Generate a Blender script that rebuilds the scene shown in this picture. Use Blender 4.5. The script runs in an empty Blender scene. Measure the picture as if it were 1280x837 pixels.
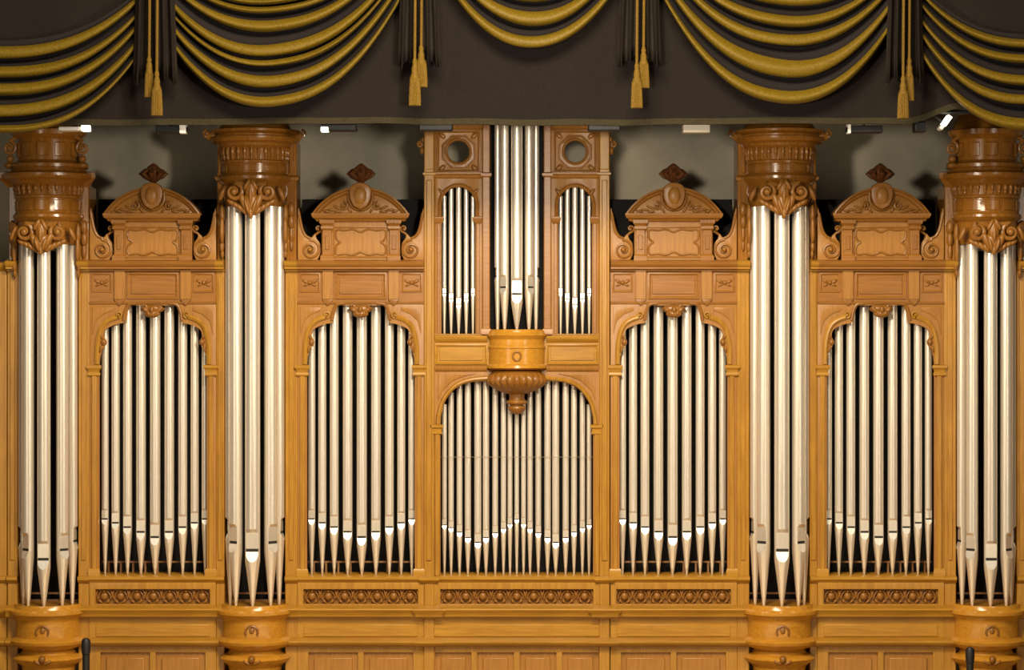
import bpy, bmesh, math, random
from math import sin, cos, pi, radians, sqrt, exp
from mathutils import Vector, Matrix

random.seed(7)
SC = bpy.context.scene
COL = SC.collection
DIST = 30.0          # camera to front of case
HZ = 5.385           # height of the camera


def zz(py, Y=0.0):
    return HZ + (418.5 - py) / 100.0 * (DIST + Y) / DIST


def xx(px, Y=0.0):
    return -0.06 + (px - 640) / 100.0 * (DIST + Y) / DIST


# ------------------------------------------------------------------ materials
def new_mat(name):
    m = bpy.data.materials.new(name)
    m.use_nodes = True
    nt = m.node_tree
    b = nt.nodes['Principled BSDF']
    return m, nt, b


def wood(name, c1, c2, rough=0.38, axis='Z', spec=0.45, scale=1.0, bump=0.12):
    m, nt, b = new_mat(name)
    N, L = nt.nodes, nt.links
    tc = N.new('ShaderNodeTexCoord')
    mp = N.new('ShaderNodeMapping')
    s = [14 * scale] * 3
    s['XYZ'.index(axis)] = 1.1 * scale
    mp.inputs['Scale'].default_value = s
    L.new(tc.outputs['Object'], mp.inputs['Vector'])
    n1 = N.new('ShaderNodeTexNoise')
    n1.inputs['Scale'].default_value = 2.2
    n1.inputs['Detail'].default_value = 6
    n1.inputs['Roughness'].default_value = 0.62
    L.new(mp.outputs['Vector'], n1.inputs['Vector'])
    n2 = N.new('ShaderNodeTexNoise')
    n2.inputs['Scale'].default_value = 0.9
    n2.inputs['Detail'].default_value = 3
    L.new(tc.outputs['Object'], n2.inputs['Vector'])
    mix = N.new('ShaderNodeMath')
    mix.operation = 'MULTIPLY_ADD'
    mix.inputs[1].default_value = 0.35
    L.new(n2.outputs['Fac'], mix.inputs[0])
    mul = N.new('ShaderNodeMath')
    mul.operation = 'MULTIPLY'
    mul.inputs[1].default_value = 0.7
    L.new(n1.outputs['Fac'], mul.inputs[0])
    L.new(mul.outputs[0], mix.inputs[2])
    cr = N.new('ShaderNodeValToRGB')
    cr.color_ramp.elements[0].position = 0.3
    cr.color_ramp.elements[0].color = (*c2, 1)
    cr.color_ramp.elements[1].position = 0.72
    cr.color_ramp.elements[1].color = (*c1, 1)
    L.new(mix.outputs[0], cr.inputs['Fac'])
    L.new(cr.outputs['Color'], b.inputs['Base Color'])
    b.inputs['Roughness'].default_value = rough
    b.inputs['Specular IOR Level'].default_value = spec
    bp = N.new('ShaderNodeBump')
    bp.inputs['Strength'].default_value = bump
    bp.inputs['Distance'].default_value = 0.01
    L.new(n1.outputs['Fac'], bp.inputs['Height'])
    L.new(bp.outputs['Normal'], b.inputs['Normal'])
    return m


def plain(name, c, rough=0.5, metal=0.0, noise=0.0, nscale=8, spec=0.5, emit=None, estr=0):
    m, nt, b = new_mat(name)
    N, L = nt.nodes, nt.links
    b.inputs['Roughness'].default_value = rough
    b.inputs['Metallic'].default_value = metal
    b.inputs['Specular IOR Level'].default_value = spec
    tc = N.new('ShaderNodeTexCoord')
    n = N.new('ShaderNodeTexNoise')
    n.inputs['Scale'].default_value = nscale
    n.inputs['Detail'].default_value = 5
    L.new(tc.outputs['Object'], n.inputs['Vector'])
    cr = N.new('ShaderNodeValToRGB')
    cr.color_ramp.elements[0].position = 0.3
    cr.color_ramp.elements[1].position = 0.7
    cr.color_ramp.elements[0].color = (*[max(0, v * (1 - noise)) for v in c], 1)
    cr.color_ramp.elements[1].color = (*[min(1, v * (1 + noise)) for v in c], 1)
    L.new(n.outputs['Fac'], cr.inputs['Fac'])
    L.new(cr.outputs['Color'], b.inputs['Base Color'])
    if emit:
        b.inputs['Emission Color'].default_value = (*emit, 1)
        b.inputs['Emission Strength'].default_value = estr
    return m


def tin(name, c, rough):
    m, nt, b = new_mat(name)
    N, L = nt.nodes, nt.links
    b.inputs['Metallic'].default_value = 0.62
    tc = N.new('ShaderNodeTexCoord')
    mp = N.new('ShaderNodeMapping')
    mp.inputs['Scale'].default_value = (30, 30, 1.2)
    L.new(tc.outputs['Object'], mp.inputs['Vector'])
    n = N.new('ShaderNodeTexNoise')
    n.inputs['Scale'].default_value = 1.5
    n.inputs['Detail'].default_value = 4
    L.new(mp.outputs['Vector'], n.inputs['Vector'])
    cr = N.new('ShaderNodeValToRGB')
    cr.color_ramp.elements[0].color = (*[v * 0.9 for v in c], 1)
    cr.color_ramp.elements[1].color = (*[min(1, v * 1.06) for v in c], 1)
    L.new(n.outputs['Fac'], cr.inputs['Fac'])
    L.new(cr.outputs['Color'], b.inputs['Base Color'])
    mr = N.new('ShaderNodeMapRange')
    mr.inputs['To Min'].default_value = rough - 0.04
    mr.inputs['To Max'].default_value = rough + 0.06
    L.new(n.outputs['Fac'], mr.inputs['Value'])
    L.new(mr.outputs['Result'], b.inputs['Roughness'])
    return m


def cloth(name, c, noise=0.25, nscale=60, rough=0.85, sheen=0.2):
    m = plain(name, c, rough, 0, noise, nscale, 0.2)
    b = m.node_tree.nodes['Principled BSDF']
    b.inputs['Sheen Weight'].default_value = sheen
    b.inputs['Sheen Tint'].default_value = (*[min(1, v * 2) for v in c], 1)
    return m


def plaster(name, c1, c2):
    m, nt, b = new_mat(name)
    N, L = nt.nodes, nt.links
    tc = N.new('ShaderNodeTexCoord')
    n = N.new('ShaderNodeTexNoise')
    n.inputs['Scale'].default_value = 0.9
    n.inputs['Detail'].default_value = 7
    n.inputs['Roughness'].default_value = 0.6
    L.new(tc.outputs['Object'], n.inputs['Vector'])
    cr = N.new('ShaderNodeValToRGB')
    cr.color_ramp.elements[0].position = 0.35
    cr.color_ramp.elements[1].position = 0.7
    cr.color_ramp.elements[0].color = (*c2, 1)
    cr.color_ramp.elements[1].color = (*c1, 1)
    L.new(n.outputs['Fac'], cr.inputs['Fac'])
    L.new(cr.outputs['Color'], b.inputs['Base Color'])
    b.inputs['Roughness'].default_value = 0.8
    return m


M = {
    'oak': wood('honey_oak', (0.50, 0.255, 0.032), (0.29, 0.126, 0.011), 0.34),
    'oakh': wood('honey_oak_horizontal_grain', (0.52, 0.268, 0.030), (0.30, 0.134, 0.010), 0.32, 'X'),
    'oakp': wood('honey_oak_panel', (0.44, 0.205, 0.037), (0.265, 0.108, 0.015), 0.40),
    'carve': wood('carved_oak', (0.36, 0.155, 0.022), (0.17, 0.060, 0.007), 0.36, 'Z', 0.5, 1.6),
    'dark': wood('dark_varnished_oak', (0.37, 0.155, 0.020), (0.17, 0.060, 0.007), 0.20, 'Z', 0.6, 1.4),
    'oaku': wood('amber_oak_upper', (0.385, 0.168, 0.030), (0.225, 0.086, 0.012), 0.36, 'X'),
    'ped': wood('glossy_golden_oak', (0.62, 0.300, 0.032), (0.38, 0.160, 0.014), 0.22, 'X', 0.6),
    'brown': wood('brown_finial_oak', (0.17, 0.060, 0.018), (0.085, 0.030, 0.010), 0.35, 'Z', 0.5, 1.4),
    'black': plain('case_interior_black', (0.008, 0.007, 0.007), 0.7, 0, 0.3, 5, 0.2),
    'rack': wood('rack_brown', (0.32, 0.16, 0.06), (0.2, 0.09, 0.03), 0.5, 'X'),
    'tin': tin('pipe_tin', (0.90, 0.82, 0.70), 0.33),
    'tinfoot': tin('pipe_tin_foot', (0.84, 0.72, 0.57), 0.36),
    'lip': tin('pipe_lip_lit', (0.95, 0.92, 0.86), 0.30),  # paler than the body: light caught by the lip put into the colour
    'slot': plain('pipe_mouth_dark', (0.02, 0.016, 0.014), 0.7),
    'gold': cloth('gold_velvet_lit', (0.145, 0.092, 0.0065), 0.22, 40, 0.5, 0.05),  # swag fold ridges: lit sheen put into the colour
    'swagshade': cloth('velvet_fold_shade', (0.016, 0.0125, 0.0125), 0.2, 50, 0.85, 0.04),  # swag valleys: fold shade put into the colour of the same cloth
    'tail': cloth('brown_velvet_tail', (0.019, 0.0135, 0.010), 0.2, 30, 0.8, 0.05),
    'pelmet': cloth('dark_brown_velvet', (0.011, 0.0072, 0.0055), 0.18, 30, 0.85, 0.03),
    'hem': cloth('olive_brown_hem', (0.034, 0.027, 0.013), 0.2, 30, 0.85, 0.03),
    'fringe': cloth('gold_fringe', (0.145, 0.082, 0.008), 0.4, 80, 0.7, 0.05),
    'wall': plaster('grey_plaster', (0.58, 0.51, 0.375), (0.34, 0.31, 0.24)),
    'floor': wood('floor_boards', (0.30, 0.17, 0.07), (0.2, 0.10, 0.04), 0.4, 'X'),
    'ceil': plaster('ceiling_plaster', (0.10, 0.085, 0.065), (0.07, 0.06, 0.05)),
    'lampblack': plain('lamp_housing_black', (0.012, 0.012, 0.014), 0.45, 0.2),
    'lampgrey': plain('lamp_housing_grey', (0.42, 0.38, 0.31), 0.5),
    'lampwhite': plain('lamp_housing_white', (0.85, 0.83, 0.78), 0.4),
    'lens': plain('lamp_lens_lit', (0.9, 0.85, 0.7), 0.3, 0, 0, 8, 0.5, (1, 0.9, 0.7), 4.0),
    'postblack': plain('matt_black_post', (0.008, 0.008, 0.010), 0.5),
    'wire': plain('stay_wire', (0.30, 0.20, 0.12), 0.5, 0.5),
}


# ------------------------------------------------------------------ mesh builder
class MB:
    def __init__(self):
        self.v, self.f, self.mi = [], [], []

    def add(self, vs, fs, mi=0):
        o = len(self.v)
        self.v += [tuple(p) for p in vs]
        self.f += [tuple(i + o for i in f) for f in fs]
        self.mi += [mi] * len(fs)
        return self

    def box(self, x0, x1, y0, y1, z0, z1, mi=0):
        vs = [(x, y, z) for x in (x0, x1) for y in (y0, y1) for z in (z0, z1)]
        fs = [(0, 1, 3, 2), (4, 6, 7, 5), (0, 4, 5, 1), (2, 3, 7, 6), (0, 2, 6, 4), (1, 5, 7, 3)]
        return self.add(vs, fs, mi)

    def grid(self, rows, closed_u=False, closed_v=False, mi=0, cap=False):
        nu, nv = len(rows), len(rows[0])
        vs = [p for r in rows for p in r]
        fs = []
        for i in range(nu if closed_u else nu - 1):
            i2 = (i + 1) % nu
            for j in range(nv if closed_v else nv - 1):
                j2 = (j + 1) % nv
                fs.append((i * nv + j, i2 * nv + j, i2 * nv + j2, i * nv + j2))
        if cap:
            fs.append(tuple(range(nv))[::-1])
            fs.append(tuple((nu - 1) * nv + j for j in range(nv)))
        return self.add(vs, fs, mi)

    def lathe(self, prof, cx=0, cy=0, seg=48, flute=None, mi=0):
        """prof: (r, z) list, top to bottom or the reverse."""
        rows = []
        for (r, z) in prof:
            row = []
            for k in range(seg):
                a = 2 * pi * k / seg
                rr = r
                if flute:
                    rr = r * (1 + flute(a, z))
                row.append((cx + rr * sin(a), cy - rr * cos(a), z))
            rows.append(row)
        return self.grid(rows, closed_v=True, cap=True, mi=mi)

    def tube(self, pts, rad, seg=10, mi=0, flat=1.0):
        n = len(pts)
        P = [Vector(p) for p in pts]
        rows = []
        up = None
        for i in range(n):
            t = (P[min(i + 1, n - 1)] - P[max(i - 1, 0)])
            if t.length < 1e-9:
                t = Vector((0, 0, 1))
            t.normalize()
            if up is None:
                up = Vector((0, 1, 0)) if abs(t.y) < 0.9 else Vector((1, 0, 0))
            u = (up - t * up.dot(t)).normalized()
            w = t.cross(u)
            up = u
            r = rad(i / (n - 1)) if callable(rad) else rad
            rows.append([P[i] + u * (r * flat * cos(2 * pi * k / seg)) + w * (r * sin(2 * pi * k / seg)) for k in range(seg)])
        return self.grid(rows, closed_v=True, cap=True, mi=mi)

    def ell(self, c, rad, rot=0.0, nu=8, nv=14, mi=0):
        cr, sr = cos(rot), sin(rot)
        rows = []
        for i in range(nu + 1):
            ph = pi * i / nu
            row = []
            s_ = max(sin(ph), 0.02)
            for j in range(nv):
                a = 2 * pi * j / nv
                x, y, z = rad[0] * s_ * cos(a), rad[1] * s_ * sin(a), rad[2] * cos(ph)
                row.append((c[0] + x * cr + z * sr, c[1] + y, c[2] - x * sr + z * cr))
            rows.append(row)
        return self.grid(rows, closed_v=True, cap=True, mi=mi)

    def mould(self, x0, x1, yf, prof, ret=True, back=0.05, mi=0):
        """straight horizontal moulding; prof = [(protrusion, z)...] bottom to top"""
        pts = [(-back, prof[0][1])] + list(prof) + [(-back, prof[-1][1])]
        rows = []
        for side in (0, 1):
            row = []
            for p, z in pts:
                e = max(p, 0) if ret else 0
                row.append(((x0 - e) if side == 0 else (x1 + e), yf - p, z))
            rows.append(row)
        n = len(pts)
        vs = rows[0] + rows[1]
        fs = [(j, (j + 1) % n, n + (j + 1) % n, n + j) for j in range(n)]
        fs.append(tuple(range(n))[::-1])
        fs.append(tuple(range(n, 2 * n)))
        return self.add(vs, fs, mi)

    def sweep(self, path, prof, yf, mi=0):
        """path in XZ, prof closed list of (offset along left normal, protrusion)"""
        n = len(path)
        rows = []
        for i in range(n):
            a = Vector(path[max(i - 1, 0)])
            b = Vector(path[i])
            c = Vector(path[min(i + 1, n - 1)])
            t1 = (b - a).normalized() if i > 0 else (c - b).normalized()
            t2 = (c - b).normalized() if i < n - 1 else t1
            n1 = Vector((-t1.y, t1.x))
            n2 = Vector((-t2.y, t2.x))
            m = n1 + n2
            if m.length < 1e-6:
                m = n1
            m.normalize()
            k = 1 / max(0.5, m.dot(n1))
            rows.append([(b.x + m.x * o * k, yf - p, b.y + m.y * o * k) for o, p in prof])
        return self.grid(rows, closed_v=True, cap=True, mi=mi)

    def volute(self, cx, cz, y, R, hand=1, turns=1.9, tr=None, a0=pi / 2, tail=None, bulge=0.03):
        tr = tr or R * 0.2
        n = 44
        pts = []
        for i in range(n):
            t = i / (n - 1)
            a = a0 + hand * t * turns * 2 * pi
            r = (R - tr) * (1 - t) ** 0.85 + 0.12 * R
            pts.append((cx + r * cos(a), y - bulge * t, cz + r * sin(a)))
        if tail:
            pts = [(p[0], y, p[1]) for p in tail] + pts
        self.tube(pts, lambda t: tr * (1.0 - 0.45 * t), 8)
        self.ell((cx, y - bulge, cz), (R * 0.27, R * 0.3, R * 0.27))
        return self

    def build(self, name, mat, parent=None, bevel=0.0, sharp=38, recalc=True, loc=(0, 0, 0), rotz=0):
        me = bpy.data.meshes.new(name)
        me.from_pydata(self.v, [], self.f)
        mats = mat if isinstance(mat, (list, tuple)) else [mat]
        for m in mats:
            me.materials.append(m)
        me.polygons.foreach_set('material_index', self.mi)
        me.update()
        return finish(name, me, parent, bevel, sharp, recalc, loc, rotz)


def finish(name, me, parent, bevel, sharp, recalc, loc=(0, 0, 0), rotz=0):
    if recalc:
        bm = bmesh.new()
        bm.from_mesh(me)
        bmesh.ops.recalc_face_normals(bm, faces=bm.faces)
        bm.to_mesh(me)
        bm.free()
    me.polygons.foreach_set('use_smooth', [True] * len(me.polygons))
    me.set_sharp_from_angle(angle=radians(sharp))
    o = bpy.data.objects.new(name, me)
    COL.objects.link(o)
    o.parent = parent
    o.location = loc
    o.rotation_euler = (0, 0, rotz)
    if bevel:
        md = o.modifiers.new('soft_edge', 'BEVEL')
        md.width = bevel
        md.segments = 2
        md.limit_method = 'ANGLE'
        md.angle_limit = radians(35)
    return o


def plate(name, outline, holes, y0, y1, mat, parent=None, bev=0.006, sharp=30):
    """flat board in the XZ plane from y0 (front) to y1 (back), with holes"""
    cu = bpy.data.curves.new('tmp', 'CURVE')
    cu.dimensions = '2D'
    cu.fill_mode = 'BOTH'
    for loop in [outline] + list(holes):
        sp = cu.splines.new('POLY')
        sp.points.add(len(loop) - 1)
        for p, q in zip(sp.points, loop):
            p.co = (q[0], q[1], 0, 1)
        sp.use_cyclic_u = True
    cu.extrude = abs(y1 - y0) / 2 - bev
    cu.bevel_depth = bev
    cu.bevel_resolution = 1
    cu.offset = -bev
    t = bpy.data.objects.new('tmp', cu)
    COL.objects.link(t)
    dg = bpy.context.evaluated_depsgraph_get()
    me = bpy.data.meshes.new_from_object(t.evaluated_get(dg))
    bpy.data.objects.remove(t)
    bpy.data.curves.remove(cu)
    ym = (y0 + y1) / 2
    me.transform(Matrix(((1, 0, 0, 0), (0, 0, -1, ym), (0, 1, 0, 0), (0, 0, 0, 1))))
    me.name = name
    me.materials.clear()
    me.materials.append(mat)
    bm = bmesh.new()
    bm.from_mesh(me)
    bmesh.ops.remove_doubles(bm, verts=bm.verts, dist=1e-5)
    bm.to_mesh(me)
    bm.free()
    return finish(name, me, parent, 0, sharp, True)


def thing(name, label, cat, loc=(0, 0, 0), rotz=0, group=None):
    o = bpy.data.objects.new(name, None)
    COL.objects.link(o)
    o.empty_display_size = 0.2
    o.location = loc
    o.rotation_euler = (0, 0, rotz)
    o['label'] = label
    o['category'] = cat
    if group:
        o['group'] = group
    return o


def copy_tree(o, parent=None):
    c = o.copy()
    COL.objects.link(c)
    c.parent = parent
    for ch in KIDS.get(o.name, []):
        copy_tree(ch, c)
    return c


KIDS = {}


def index_kids():
    KIDS.clear()
    for o in bpy.data.objects:
        if o.parent:
            KIDS.setdefault(o.parent.name, []).append(o)


def rect(x0, x1, z0, z1):
    return [(x0, z0), (x1, z0), (x1, z1), (x0, z1)]


def circ(cx, cz, r, n=32, rz=None):
    rz = rz or r
    return [(cx + r * cos(2 * pi * k / n), cz + rz * sin(2 * pi * k / n)) for k in range(n)]


def smooth_path(pts, n=6):
    """Catmull-Rom through 2D points"""
    out = []
    P = [pts[0]] + list(pts) + [pts[-1]]
    for i in range(1, len(P) - 2):
        a, b, c, d = P[i - 1], P[i], P[i + 1], P[i + 2]
        for k in range(n):
            t = k / n
            out.append(tuple(0.5 * ((2 * b[j]) + (-a[j] + c[j]) * t + (2 * a[j] - 5 * b[j] + 4 * c[j] - d[j]) * t * t
                                    + (-a[j] + 3 * b[j] - 3 * c[j] + d[j]) * t ** 3) for j in (0, 1)))
    out.append(tuple(pts[-1]))
    return out


def frame_strip(mb, x0, x1, z0, z1, w, yf, p):
    """mitred picture-frame moulding, one ring"""
    prof = [(0, 0), (0, p), (w * 0.4, p * 1.2), (w, p * 0.4), (w, 0)]
    rows = []
    for (sx, sz) in ((-1, -1), (1, -1), (1, 1), (-1, 1)):
        cx_, cz_ = (x0 if sx < 0 else x1), (z0 if sz < 0 else z1)
        rows.append([(cx_ - sx * o, yf - q, cz_ - sz * o) for o, q in prof])
    mb.grid(rows, closed_u=True, closed_v=True)
    return mb


# ------------------------------------------------------------------ the setting
def structure(o):
    o['kind'] = 'structure'
    return o


structure(MB().box(-14, 14, -8, 2.1, -0.12, 0).build('floor', M['floor']))
structure(MB().box(-14, 14, 2.0, 2.2, 0, 10.2).build('wall_back', M['wall']))
structure(MB().box(-14, 14, -2.6, 2.2, 10.2, 10.4).build('ceiling', M['ceil']))

# ------------------------------------------------------------------ organ pipes
ORD = ['first', 'second', 'third', 'fourth', 'fifth', 'sixth', 'seventh', 'eighth', 'ninth', 'tenth',
       'eleventh', 'twelfth', 'thirteenth', 'fourteenth', 'fifteenth', 'sixteenth', 'seventeenth', 'eighteenth',
       'nineteenth']


def make_pipe(r, hm, ht, label, group, loc, rotz=0.0, toe=None, cone=None):
    """r radius, hm mouth height, ht full height; front faces -Y"""
    root = thing('organ_pipe', label, 'organ pipe', loc, rotz, group)
    toe = toe or max(0.014, r * 0.25)
    lip = 1.35 * r
    slot = 0.42 * r
    ul = 3.0 * r
    seg = 36
    tf = radians(60)
    yc = -r * cos(tf)
    foot_r = lambda z: toe + (r - toe) * min(1.0, max(0, z / (hm - lip * 0.9)))

    def ring(rad, z, clampy=None):
        out = []
        for k in range(seg):
            a = 2 * pi * (k + 0.5) / seg
            x, y = rad * sin(a), -rad * cos(a)
            if clampy is not None and y < clampy:
                y = clampy
            out.append((x, y, z))
        return out
    # body with flattened upper lip
    mb = MB()
    rows = [ring(r, hm, yc), ring(r, hm + ul * 0.84, yc * 1.01), ring(r, hm + ul), ring(r, hm + ul + 0.01), ring(r, (hm + ht) / 2), ring(r, ht),
            ring(r * 0.93, ht), ring(r * 0.93, ht - 0.3)]
    mb.grid(rows, closed_v=True, cap=True)
    body = mb.build('pipe_body', M['tin'], root, sharp=24)
    # upper lip: raised arched leaf on the flattened face
    w = r * sin(tf) * 0.96
    n = 12
    out = [(-w, hm + slot)] + [(w, hm + slot)] + [(w * cos(pi * k / n), hm + slot + (ul - slot) * 0.62 + (ul - slot) * 0.16 * sin(pi * k / n)) for k in range(n + 1)]
    vs = [(x, yc - 0.003, z) for x, z in out] + [(x, yc + 0.004, z) for x, z in out]
    m_ = len(out)
    fs = [tuple(range(m_)), tuple(range(m_, 2 * m_))[::-1]] + [(i, (i + 1) % m_, m_ + (i + 1) % m_, m_ + i) for i in range(m_)]
    MB().add(vs, fs).build('upper_lip', M['tin'], root, sharp=30)
    # mouth slot
    MB().box(-w * 0.97, w * 0.97, yc - 0.0035, yc + 0.02, hm + 0.001, hm + slot).build('mouth_slot', M['slot'], root)
    # foot
    mb = MB()
    plane = lambda z: yc + (hm - z) / lip * (-foot_r(hm - lip) - yc)
    rows = [ring(toe * 0.8, 0), ring(toe, 0.02)]
    for t in (0.25, 0.5, 0.75):
        z = (hm - lip) * t
        rows.append(ring(foot_r(z), z))
    for t in (0, 0.33, 0.66, 1.0):
        z = hm - lip + lip * t
        rows.append(ring(foot_r(z), z, plane(z)))
    mb.grid(rows, closed_v=True, cap=True)
    mb.build('pipe_foot', M['tinfoot'], root, sharp=24)
    # lower lip: U in a paler tin, its caught light coloured in
    out = []
    for k in range(n + 1):
        a = pi * k / n
        out.append((w * cos(a), hm - lip * 0.98 * sin(a) ** 0.8))
    vs = [(x, plane(z) - 0.004, z) for x, z in out] + [(x, plane(z) + 0.006, z) for x, z in out]
    m_ = len(out)
    fs = [tuple(range(m_))[::-1], tuple(range(m_, 2 * m_))] + [(i, (i + 1) % m_, m_ + (i + 1) % m_, m_ + i) for i in range(m_)]
    MB().add(vs, fs).build('lower_lip', M['lip'], root, sharp=30)
    return root


# ------------------------------------------------------------------ bay unit
ZF = 0.0
ARCHX = [(-0.645, 437), (-0.590, 428), (-0.622, 420), (-0.600, 412), (-0.525, 407), (-0.435, 404), (-0.355, 401.5),
         (-0.325, 389), (-0.285, 381.5), (-0.205, 381)]


def base_zone(root, hw, npanel, nmed, mw, ex=0.0):
    """sill, carved frieze, cornices and lower panels of one unit; hw half width"""
    # front carcass, with a recess for the carved frieze
    zt, z1, z0 = zz(727), zz(760), zz(768)
    rz0, rz1 = zz(754.5), zz(736)
    plate('frieze_board', rect(-hw, hw, z1, zt), [rect(-mw, mw, rz0, rz1)], -0.02, 0.08, M['oak'], root)
    b = MB().box(-mw - 0.02, mw + 0.02, 0.075, 0.11, rz0 - 0.02, rz1 + 0.02).build('frieze_ground', M['carve'], root)
    pitch = 2 * mw / nmed
    zc = (rz0 + rz1) / 2
    proto = None
    for k in range(nmed):
        cx = -mw + pitch * (k + 0.5)
        m = MB()
        # palmette: round boss in an arched ring with leaf wings and a stalk
        m.ell((0, 0.045, zc + 0.0), (0.048, 0.035, 0.05))
        arch = [(0.082 * cos(a), zc - 0.035 + 0.105 * sin(a)) for a in [pi * i / 14 for i in range(15)]]
        m.tube([(x, 0.045, z) for x, z in arch], 0.011, 6)
        for s in (-1, 1):
            m.ell((s * 0.045, 0.035, zc - 0.065), (0.016, 0.02, 0.036), s * 0.75)
            m.ell((s * 0.098, 0.04, zc + 0.03), (0.014, 0.016, 0.06), s * -0.25)
        m.ell((0, 0.035, zc + 0.062), (0.016, 0.024, 0.024))
        m.build('carved_palmette', M['carve'], b, loc=(cx, 0, 0))
    # sill
    MB().mould(-hw, hw, 0, [(0.0, zz(728.5)), (0.02, zz(727.5)), (0.035, zz(725)), (0.06, zz(723.5)), (0.06, zz(720.5)), (0.04, zz(719.5))],
               ret=False, back=0.5).build('sill', M['oakh'], root)
    # base cornice
    MB().mould(-hw, hw, 0, [(-0.01, zz(773)), (0.02, zz(772)), (0.025, zz(769.5)), (0.10, zz(769)), (0.105, zz(766)), (0.135, zz(763)), (0.15, zz(760.5)), (0.14, zz(759)), (0.02, zz(756))],
               ret=False, back=0.4).build('base_cornice', M['oakh'], root)
    MB().box(-hw, hw, 0.0, 0.06, zz(799), zz(769)).build('band_board', M['oakh'], root)
    fb = MB().box(-hw + 0.08, hw - 0.08, -0.012, 0.03, zz(795), zz(780)).build('raised_band', M['oakh'], root, bevel=0.006)
    MB().mould(-hw, hw, 0, [(-0.01, zz(808)), (0.02, zz(807)), (0.025, zz(804.5)), (0.11, zz(804)), (0.13, zz(801.5)), (0.13, zz(799)), (0.03, zz(796))],
               ret=False, back=0.3).build('ledge_moulding', M['oakh'], root)
    # lower panelling
    zt, zb = zz(803), 0.0
    holes = []
    st = 0.075
    wid = (2 * hw - 0.12 - st * (npanel + 1)) / npanel if npanel else 0
    xs = []
    for k in range(npanel):
        x0 = -hw + 0.06 + st + k * (wid + st)
        xs.append((x0, x0 + wid))
        holes.append(rect(x0, x0 + wid, 0.28, zz(815)))
    plate('lower_framing', rect(-hw, hw, zb, zt), holes, 0.0, 0.05, M['oak'], root)
    for x0, x1 in xs:
        p = MB().box(x0 - 0.01, x1 + 0.01, 0.045, 0.07, 0.27, zz(814)).build('lower_panel', M['oakp'], root)
        MB().box(x0 + 0.07, x1 - 0.07, 0.015, 0.05, 0.35, zz(821.5)).build('raised_field', M['oakp'], p, bevel=0.015)
    MB().mould(-hw, hw, 0, [(0.05, 0.0), (0.05, 0.14), (0.03, 0.17), (0.0, 0.18)], ret=False).build('skirting', M['oakh'], root)


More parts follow.
